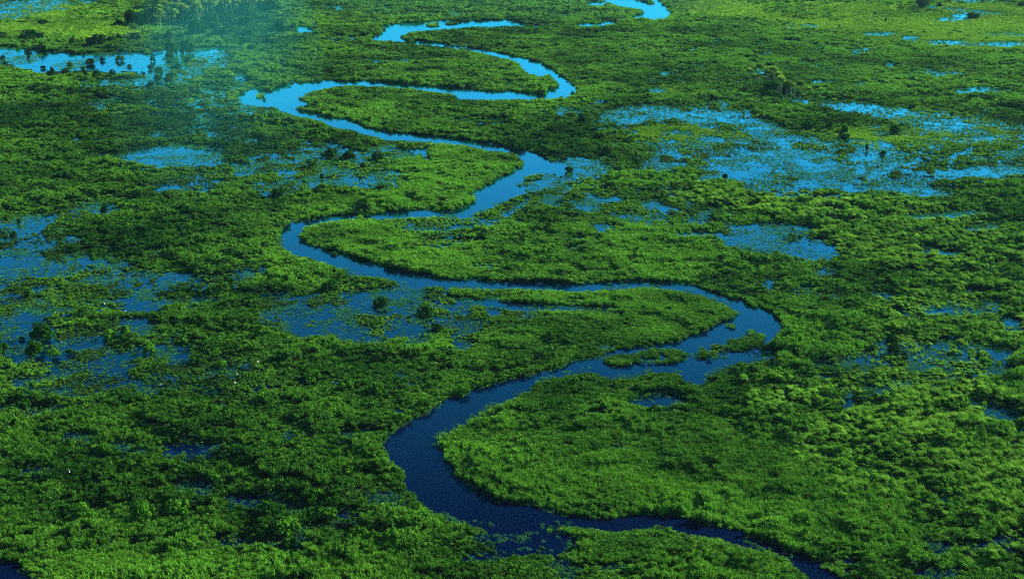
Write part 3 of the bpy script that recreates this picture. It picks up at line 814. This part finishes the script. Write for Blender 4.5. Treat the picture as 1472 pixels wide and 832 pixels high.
# place phrase, name, category, [(px, py foot, w, h)]
clusters = [
    ("on the far meadow edge above the pale lake", "round_tree", "tree", [(45, 59, 33, 13), (62, 35, 17, 6), (4, 58, 15, 11), (83, 64, 11, 6), (104, 67, 11, 13), (139, 66, 30, 16), (161, 62, 13, 10), (172, 58, 10, 8)]),
    ("on the short grass beside the palm grove", "round_tree", "tree", [(194, 60, 13, 9), (172, 37, 14, 6), (228, 59, 16, 7), (243, 58, 14, 10), (253, 47, 16, 5), (276, 48, 8, 5), (190, 36, 19, 16), (211, 37, 25, 15)]),
    ("on the lake's near mud bank of bushes", "lake_shrub", "shrub", [(76, 111, 16, 13), (95, 109, 13, 9), (110, 110, 12, 8), (122, 109, 8, 8), (140, 112, 13, 12), (162, 110, 12, 9), (8, 93, 7, 5)]),
    ("standing in the open water of the lake", "lake_shrub", "shrub", [(4, 86, 9, 6), (41, 85, 6, 5), (101, 95, 10, 5), (130, 93, 16, 8), (120, 100, 10, 5), (147, 88, 8, 6), (172, 88, 14, 7), (62, 99, 8, 4), (186, 97, 8, 4)]),
    ("on the lake's far grassy shore", "lake_shrub", "shrub", [(60, 74, 13, 11), (41, 75, 12, 6), (28, 58, 6, 4), (60, 63, 7, 4), (108, 70, 10, 5), (198, 71, 10, 6), (150, 72, 8, 5)]),
    ("in the shallows where the lake breaks into tufts", "lake_shrub", "shrub", [(206, 108, 7, 5), (216, 100, 9, 6), (229, 104, 14, 7), (254, 98, 16, 6), (269, 90, 10, 7), (216, 127, 14, 9), (227, 117, 12, 8), (242, 119, 15, 9), (247, 111, 16, 7), (220, 89, 8, 8), (313, 116, 12, 5)]),
    ("at the clump on the lake's grove end", "round_tree", "tree", [(247, 80, 20, 19), (268, 77, 19, 17), (245, 85, 16, 10)]),
    ("at the meadow side of the palm grove", "round_tree", "tree", [(216, 24, 11, 9), (226, 20, 13, 11), (240, 15, 22, 13), (262, 14, 18, 11), (284, 52, 27, 17), (307, 56, 15, 7), (300, 66, 10, 6), (270, 26, 16, 12)]),
    ("in the hazy thicket below the palms", "round_tree", "tree", [(318, 38, 20, 13), (319, 54, 22, 12), (352, 40, 22, 16), (337, 37, 14, 11), (350, 54, 26, 10), (378, 32, 14, 9), (400, 15, 20, 8), (413, 24, 15, 7), (403, 44, 17, 14)]),
    ("under the crowded palms of the hazy grove", "round_tree", "tree", [(254, 31, 27, 18), (272, 37, 26, 16), (290, 28, 30, 18), (305, 38, 26, 15), (320, 24, 28, 16), (336, 16, 28, 15), (352, 27, 28, 16), (368, 13, 28, 14), (384, 18, 24, 13), (300, 12, 30, 16), (276, 18, 30, 17), (332, 34, 24, 13)]),
    ("in the dark thicket by the forest pool", "round_tree", "tree", [(388, 67, 22, 11), (362, 74, 12, 9), (348, 70, 14, 8), (362, 61, 15, 7), (384, 76, 22, 7), (421, 43, 14, 8), (308, 44, 20, 12)]),
    ("at the foot of the slender meadow palms", "round_tree", "tree", [(1109, 135, 21, 15), (1108, 116, 8, 9), (1129, 140, 11, 15), (1120, 136, 9, 9)]),
    ("in the flooded flat below the slender palms", "dark_shrub", "shrub", [(1161, 187, 14, 10), (1187, 181, 13, 7), (1192, 188, 10, 10), (1213, 191, 12, 8), (1213, 199, 16, 7), (1286, 194, 14, 11), (1269, 223, 9, 5), (1246, 216, 5, 7), (1208, 220, 6, 4), (1279, 288, 10, 8), (1042, 257, 8, 6)]),
    ("on the far bright meadow among thin pools", "round_tree", "tree", [(1325, 11, 20, 12), (1398, 28, 20, 9), (1470, 10, 12, 6), (1351, 10, 9, 5), (1219, 5, 10, 3), (1273, 31, 4, 5), (1329, 48, 6, 3), (1309, 48, 5, 3), (1158, 28, 9, 3)]),
    ("on the marsh inside the wide upper bend", "dark_shrub", "shrub", [(838, 177, 16, 13), (760, 188, 18, 10), (777, 136, 14, 8), (800, 180, 12, 8), (742, 214, 26, 10), (798, 212, 16, 9), (823, 137, 6, 5), (532, 104, 16, 8), (470, 148, 14, 6), (536, 118, 8, 4)]),
    ("along the marsh by the silted river junction", "dark_shrub", "shrub", [(871, 224, 13, 13), (916, 237, 9, 7), (848, 331, 7, 6), (818, 247, 14, 7), (812, 221, 16, 8), (877, 272, 18, 10)]),
    ("around the pools beside the upper lagoon", "dark_shrub", "shrub", [(120, 226, 14, 7), (199, 287, 17, 13), (150, 306, 11, 10), (172, 319, 13, 10), (20, 342, 13, 10), (27, 322, 6, 8), (185, 343, 15, 13), (107, 362, 15, 9), (328, 231, 13, 8), (120, 334, 14, 10), (10, 316, 7, 6)]),
    ("between the flooded pools above the middle bend", "dark_shrub", "shrub", [(523, 309, 28, 22), (543, 231, 21, 14), (503, 228, 19, 11), (522, 243, 9, 9), (475, 227, 25, 14), (448, 240, 17, 11), (398, 285, 25, 12), (550, 272, 19, 8), (463, 257, 7, 7)]),
    ("near the lower edge of the middle bend", "dark_shrub", "shrub", [(560, 384, 20, 10), (392, 408, 19, 13), (475, 418, 25, 15), (326, 416, 23, 18), (548, 440, 26, 13), (612, 453, 30, 12), (628, 476, 20, 10), (480, 366, 12, 4)]),
    ("around the dark flooded inlet", "inlet_bush", "shrub", [(125, 455, 25, 15), (61, 488, 37, 23), (50, 510, 26, 20), (4, 509, 22, 19), (78, 514, 20, 13), (100, 509, 15, 8), (181, 484, 19, 16), (157, 488, 22, 14), (41, 427, 15, 13), (316, 528, 18, 9), (32, 489, 9, 5), (216, 509, 20, 14)]),
    ("in the dense carpet beside the river's broad reach", "carpet_bush", "shrub", [(665, 568, 22, 13), (540, 567, 28, 17), (500, 563, 24, 14), (612, 586, 26, 13), (570, 610, 28, 13), (450, 548, 26, 15), (400, 520, 24, 16), (35, 588, 24, 14)]),
    ("in the shaggy carpet of the near marsh", "carpet_bush", "shrub", [(208, 746, 36, 24), (150, 652, 28, 16), (256, 740, 38, 22), (447, 722, 32, 20), (480, 732, 28, 20), (388, 738, 36, 20), (412, 768, 42, 24), (470, 744, 34, 15), (520, 776, 28, 18), (415, 784, 26, 12), (305, 690, 30, 18), (120, 745, 34, 20)]),
    ("by the scattered pools beyond the river's outer bend", "dark_shrub", "shrub", [(1280, 492, 17, 11), (1253, 504, 13, 9), (1284, 509, 19, 15), (1299, 516, 14, 9), (1237, 478, 12, 7), (1391, 545, 15, 9), (1460, 582, 20, 9), (1466, 335, 14, 7), (1311, 156, 11, 5), (1345, 745, 26, 14)]),
]
SHADE = {"round_tree": "dark green", "lake_shrub": "deep green", "dark_shrub": "dark green", "inlet_bush": "mid green", "carpet_bush": "leafy green"}
n_p = 0
for place, name, cat, items in clusters:
    order = sorted(range(len(items)), key=lambda i: items[i][0])
    for rank, i in enumerate(order):
        px, py, w, h = items[i]
        pos = "leftmost" if rank == 0 else "rightmost" if rank == len(items) - 1 else ORD[rank] + " from left"
        label = f"{pos} {shape_word(w, h)} {SHADE[name]} {cat} {place}"
        if place.startswith(("in the flooded flat", "under the crowded", "at the meadow side", "on the short grass", "at the foot")):
            w, h = w * 1.18, h * 1.25
        plant(name, tree_protos if cat == "tree" else dark_protos if name in ("dark_shrub", "lake_shrub") else shrub_protos, n_p, px, py, w, h, label, cat, f"{cat}s {place}")
        n_p += 1


# palms ---------------------------------------------------------------------------------
def palm_trunk_geo(rnd):
    V, Fc = [], []
    bx, by = rnd.uniform(-0.05, 0.05), rnd.uniform(-0.05, 0.05)
    path = [Vector((bx * t * t, by * t * t, t * 0.86 - 0.03)) for t in (0, 0.25, 0.5, 0.75, 1.0)]
    tube(V, Fc, path, [0.022, 0.015, 0.013, 0.013, 0.016], 7)
    return V, Fc, path[-1]


def palm_crown_geo(rnd, top):
    """a round head of stiff fan leaves on bare stalks"""
    V, Fc = [], []
    for i in range(30):
        az = i * 2.399 + rnd.uniform(-0.2, 0.2)
        el = R(80 - 125 * (i / 29.0)) + rnd.uniform(-0.1, 0.1)
        d = Vector((math.cos(az) * math.cos(el), math.sin(az) * math.cos(el), math.sin(el)))
        side = Vector((-math.sin(az), math.cos(az), 0))
        up = side.cross(d)
        st = rnd.uniform(0.045, 0.07)
        b = len(V)
        V += [top - side * 0.004, top + side * 0.004, top + d * st + side * 0.004, top + d * st - side * 0.004]
        Fc.append((b, b + 1, b + 2, b + 3))
        c = top + d * st
        rr = rnd.uniform(0.10, 0.135)
        for k in range(9):
            a = R(-105 + 26.25 * k)
            v1 = d * math.cos(a - 0.17) + side * math.sin(a - 0.17)
            v2 = d * math.cos(a + 0.17) + side * math.sin(a + 0.17)
            vm = d * math.cos(a) + side * math.sin(a) - up * 0.12
            b = len(V)
            V += [c, c + v1 * rr * 0.6, c + vm * rr, c + v2 * rr * 0.6]
            Fc += [(b, b + 1, b + 2), (b, b + 2, b + 3)]
    return V, Fc


palm_protos = []
for i in range(5):
    tv, tf, top = palm_trunk_geo(rnd)
    palm_protos.append((mesh_from("palm crown", *palm_crown_geo(rnd, top), M_PALM), mesh_from("palm trunk", tv, tf, M_PALMBARK, True)))


def palm(px, py, hpx, label, group, i):
    x, y = to_ground(px, py)
    h = hpx * 1.2 / px_per_m(py) / CP
    e = link("fan_palm", None, loc=(float(x), float(y), 0.05))
    e.rotation_euler = (0, 0, (i * 1.7) % 6.283)
    tag(e, label, "palm tree", group)
    cr, tr = palm_protos[i % 5]
    for nm, me in (("crown", cr), ("trunk", tr)):
        c = link(nm, me, e)
        c.scale = (h * 1.35, h * 1.35, h) if nm == "crown" else (h, h, h)
    return e


right_palms = [(1083, 130, 16), (1091, 122, 22), (1079, 124, 18), (1074, 133, 17), (1101, 131, 22), (1105, 127, 22), (1113, 129, 24), (1119, 139, 25), (1123, 143, 24), (1098, 124, 14),
               (1136, 146, 19), (1142, 141, 17), (1143, 138, 18), (1149, 149, 24), (1164, 149, 17), (1130, 147, 22), (1116, 139, 14)]
right_palms.sort()
for i, (px, py, h) in enumerate(right_palms):
    pos = "leftmost" if i == 0 else "rightmost" if i == len(right_palms) - 1 else (ORD[i] + " from left" if i < 9 else ORD[len(right_palms) - 1 - i] + " from right")
    palm(px, py, h * 1.15, f"{pos} sunlit fan palm with thin pale trunk in the marsh palm clump", "palms in the small marsh clump", i)
palm(1257, 34, 14, "lone small palm on the far meadow away from other palms", None, 3)
front = [(228, 37, 21), (231, 41, 22), (241, 38, 22), (244, 36, 20), (250, 39, 14), (254, 38, 20), (258, 36, 16), (283, 34, 20), (285, 36, 26), (338, 26, 16), (366, 20, 17), (377, 18, 16), (290, 34, 18)]
gr = random.Random(5)
for i, (px, py, h) in enumerate(sorted(front)):
    pos = "leftmost" if i == 0 else "rightmost" if i == len(front) - 1 else ORD[i] + " from left"
    palm(px, py, h, f"{pos} fan palm with visible pale trunk along the hazy grove's front", "palms along the front of the hazy grove", i + 1)
n_g = 0
while n_g < 90:
    px, py = gr.uniform(232, 394), gr.uniform(4, 36)
    lim = 40 - max(0, px - 270) * 0.17
    if py < lim - 3 and py > 4 + max(0, 262 - px) * 0.35:
        palm(px, py, gr.uniform(19, 25), "slender fan palm crowded inside the hazy grove behind the front row", "palms crowded inside the hazy grove", n_g)
        n_g += 1


# egrets --------------------------------------------------------------------------------
def egret_meshes():
    V, Fc = [], []
    body = [(-0.34, 0.50), (-0.22, 0.53), (-0.05, 0.56), (0.10, 0.60), (0.17, 0.68), (0.15, 0.80), (0.20, 0.90), (0.23, 0.97), (0.29, 0.99), (0.33, 0.985)]
    tube(V, Fc, [Vector((a, 0, b)) for a, b in body], [0.02, 0.075, 0.115, 0.10, 0.055, 0.034, 0.030, 0.034, 0.036, 0.014], 8)
    b = mesh_from("egret body", V, Fc, M_WHITE, True)
    V, Fc = [], []
    tube(V, Fc, [Vector((0.32, 0, 0.985)), Vector((0.39, 0, 0.975)), Vector((0.45, 0, 0.965))], [0.013, 0.009, 0.002], 6)
    k = mesh_from("egret beak", V, Fc, M_BEAK, True)
    ls = []
    for s in (-1, 1):
        V, Fc = [], []
        tube(V, Fc, [Vector((0.02, 0.04 * s, 0.50)), Vector((-0.02, 0.04 * s, 0.26)), Vector((0.03, 0.04 * s, 0.0))], [0.016, 0.011, 0.010], 5)
        ls.append(mesh_from("egret leg", V, Fc, M_LEG, True))
    return b, k, ls


eb, ek, el = egret_meshes()
egrets = [(180, 450, "white egret at the left end of the narrow dark channel"), (341, 541, "upper of two white egrets close together by a small pool"), (338, 553, "lower of two white egrets close together by a small pool"),
          (231, 556, "lone white egret at the edge of a dark sliver of water"), (100, 681, "white egret on thick bushes in the near marsh, lowest in the photo"), (371, 523, "white egret on dense bushes between the pools and the river"),
          (1334, 317, "left of two white egrets in the thin pool by laid grass"), (1356, 318, "right of two white egrets in the thin pool by laid grass"), (1135, 374, "white egret below the speckled pool of the outer marsh"),
          (1337, 383, "white egret alone among wind combed grass"), (150, 439, "pale egret on the bushes above the narrow channel"), (548, 100, "tiny white egret on the marsh inside the upper bend")]
for i, (px, py, lab) in enumerate(egrets):
    x, y = (float(v) for v in to_ground(px, py))
    q = survey(np.array([x]), np.array([y]))
    z = 0.0 if q["water"][0] else 0.9
    x, y = (float(v) for v in to_ground(px, py, z))
    e = link("egret", None, loc=(x, y, z))
    e.rotation_euler = (0, 0, i * 2.1)
    e.scale = (0.85,) * 3
    tag(e, lab, "egret", "white egrets in the marsh")
    link("body", eb, e)
    link("beak", ek, e)
    for m in el:
        link("leg", m, e)

# ------------------------------------------------------------------ air
hz = None
def haze_box():
    x0, x1, y0, y1, z0, z1 = -3000, 3000, -600, 6000, -3.0, CAM_H + 25
    V = [(x, y, z) for z in (z0, z1) for y in (y0, y1) for x in (x0, x1)]
    Fc = [(0, 2, 3, 1), (4, 5, 7, 6), (0, 1, 5, 4), (2, 6, 7, 3), (0, 4, 6, 2), (1, 3, 7, 5)]
    m, nt, out = new_mat("haze")
    pv = nt.nodes.new("ShaderNodeVolumePrincipled")
    pv.inputs["Color"].default_value = (0.25, 0.72, 1.0, 1)
    pv.inputs["Density"].default_value = 0.000022
    pv.inputs["Anisotropy"].default_value = 0.2
    nt.links.new(pv.outputs[0], out.inputs["Volume"])
    tag(link("haze", mesh_from("haze", V, Fc, m)), kind="stuff")


haze_box()


def mist():
    """a low drift of mist over the far grove"""
    me = bpy.data.meshes.new("mist")
    import bmesh
    bm = bmesh.new()
    bmesh.ops.create_icosphere(bm, subdivisions=4, radius=1.0)
    bm.to_mesh(me)
    bm.free()
    m, nt, out = new_mat("mist")
    pv = nt.nodes.new("ShaderNodeVolumePrincipled")
    pv.inputs["Color"].default_value = (0.08, 1.0, 0.92, 1)
    pv.inputs["Density"].default_value = 0.00015
    nt.links.new(pv.outputs[0], out.inputs["Volume"])
    me.materials.append(m)
    for k in (1.0, 0.78, 0.55):
        o = link("mist", me, loc=(-150, 740, 6))
        o.scale = (50 * k, 330 * k, 34 * k)
        o.rotation_euler = (0, 0, R(9.5))
        tag(o, "thin drift of bluish mist over the far palm grove", "mist", None, "stuff")
    o = link("mist", me, loc=(-20, 1010, 4))
    o.scale = (210, 200, 34)
    tag(o, "wide thin sheet of mist lying over the farthest river loop", "mist", None, "stuff")


mist()

# ------------------------------------------------------------------ light, sky, camera
SUN_AZ, SUN_EL = 64.0, 28.0            # clockwise from the view direction
sun = bpy.data.lights.new("sun", "SUN")
sun.energy = 5.0
sun.angle = R(0.5)
sun.color = (1.0, 0.93, 0.80)
so = bpy.data.objects.new("sun", sun)
COL.objects.link(so)
d = Vector((math.sin(R(SUN_AZ)) * math.cos(R(SUN_EL)), math.cos(R(SUN_AZ)) * math.cos(R(SUN_EL)), math.sin(R(SUN_EL))))
so.rotation_euler = d.to_track_quat("Z", "Y").to_euler()
so.location = (300, 300, 400)

w = bpy.data.worlds.new("World")
S.world = w
w.use_nodes = True
nt = w.node_tree
nt.nodes.clear()
sky = nt.nodes.new("ShaderNodeTexSky")
sky.sky_type = "NISHITA"
sky.sun_disc = False
sky.sun_elevation = R(SUN_EL)
sky.sun_rotation = R(SUN_AZ)
sky.air_density = 1.0
sky.dust_density = 1.0
sky.ozone_density = 3.0
bg = nt.nodes.new("ShaderNodeBackground")
bg.inputs["Strength"].default_value = 0.055
wo = nt.nodes.new("ShaderNodeOutputWorld")
nt.links.new(sky.outputs[0], bg.inputs[0])
nt.links.new(bg.outputs[0], wo.inputs[0])

cam = bpy.data.cameras.new("camera")
cam.sensor_width = 36.0
cam.lens = 36.0 * F / PW
cam.clip_start = 1.0
cam.clip_end = 30000.0
co = bpy.data.objects.new("camera", cam)
COL.objects.link(co)
co.location = (0, 0, CAM_H)
co.rotation_euler = (R(90) - PITCH, 0, 0)
S.camera = co

S.view_settings.view_transform = "Standard"
S.view_settings.look = "None"
S.view_settings.gamma = 1.0
S.view_settings.use_curve_mapping = False
S.view_settings.exposure = 1.7
cy = S.cycles
cy.max_bounces = 5
cy.diffuse_bounces = 1
cy.glossy_bounces = 2
cy.transmission_bounces = 3
cy.volume_bounces = 0
cy.transparent_max_bounces = 24
cy.use_denoising = False
cy.filter_width = 1.15
cy.use_adaptive_sampling = False
cy.sample_clamp_indirect = 4.0
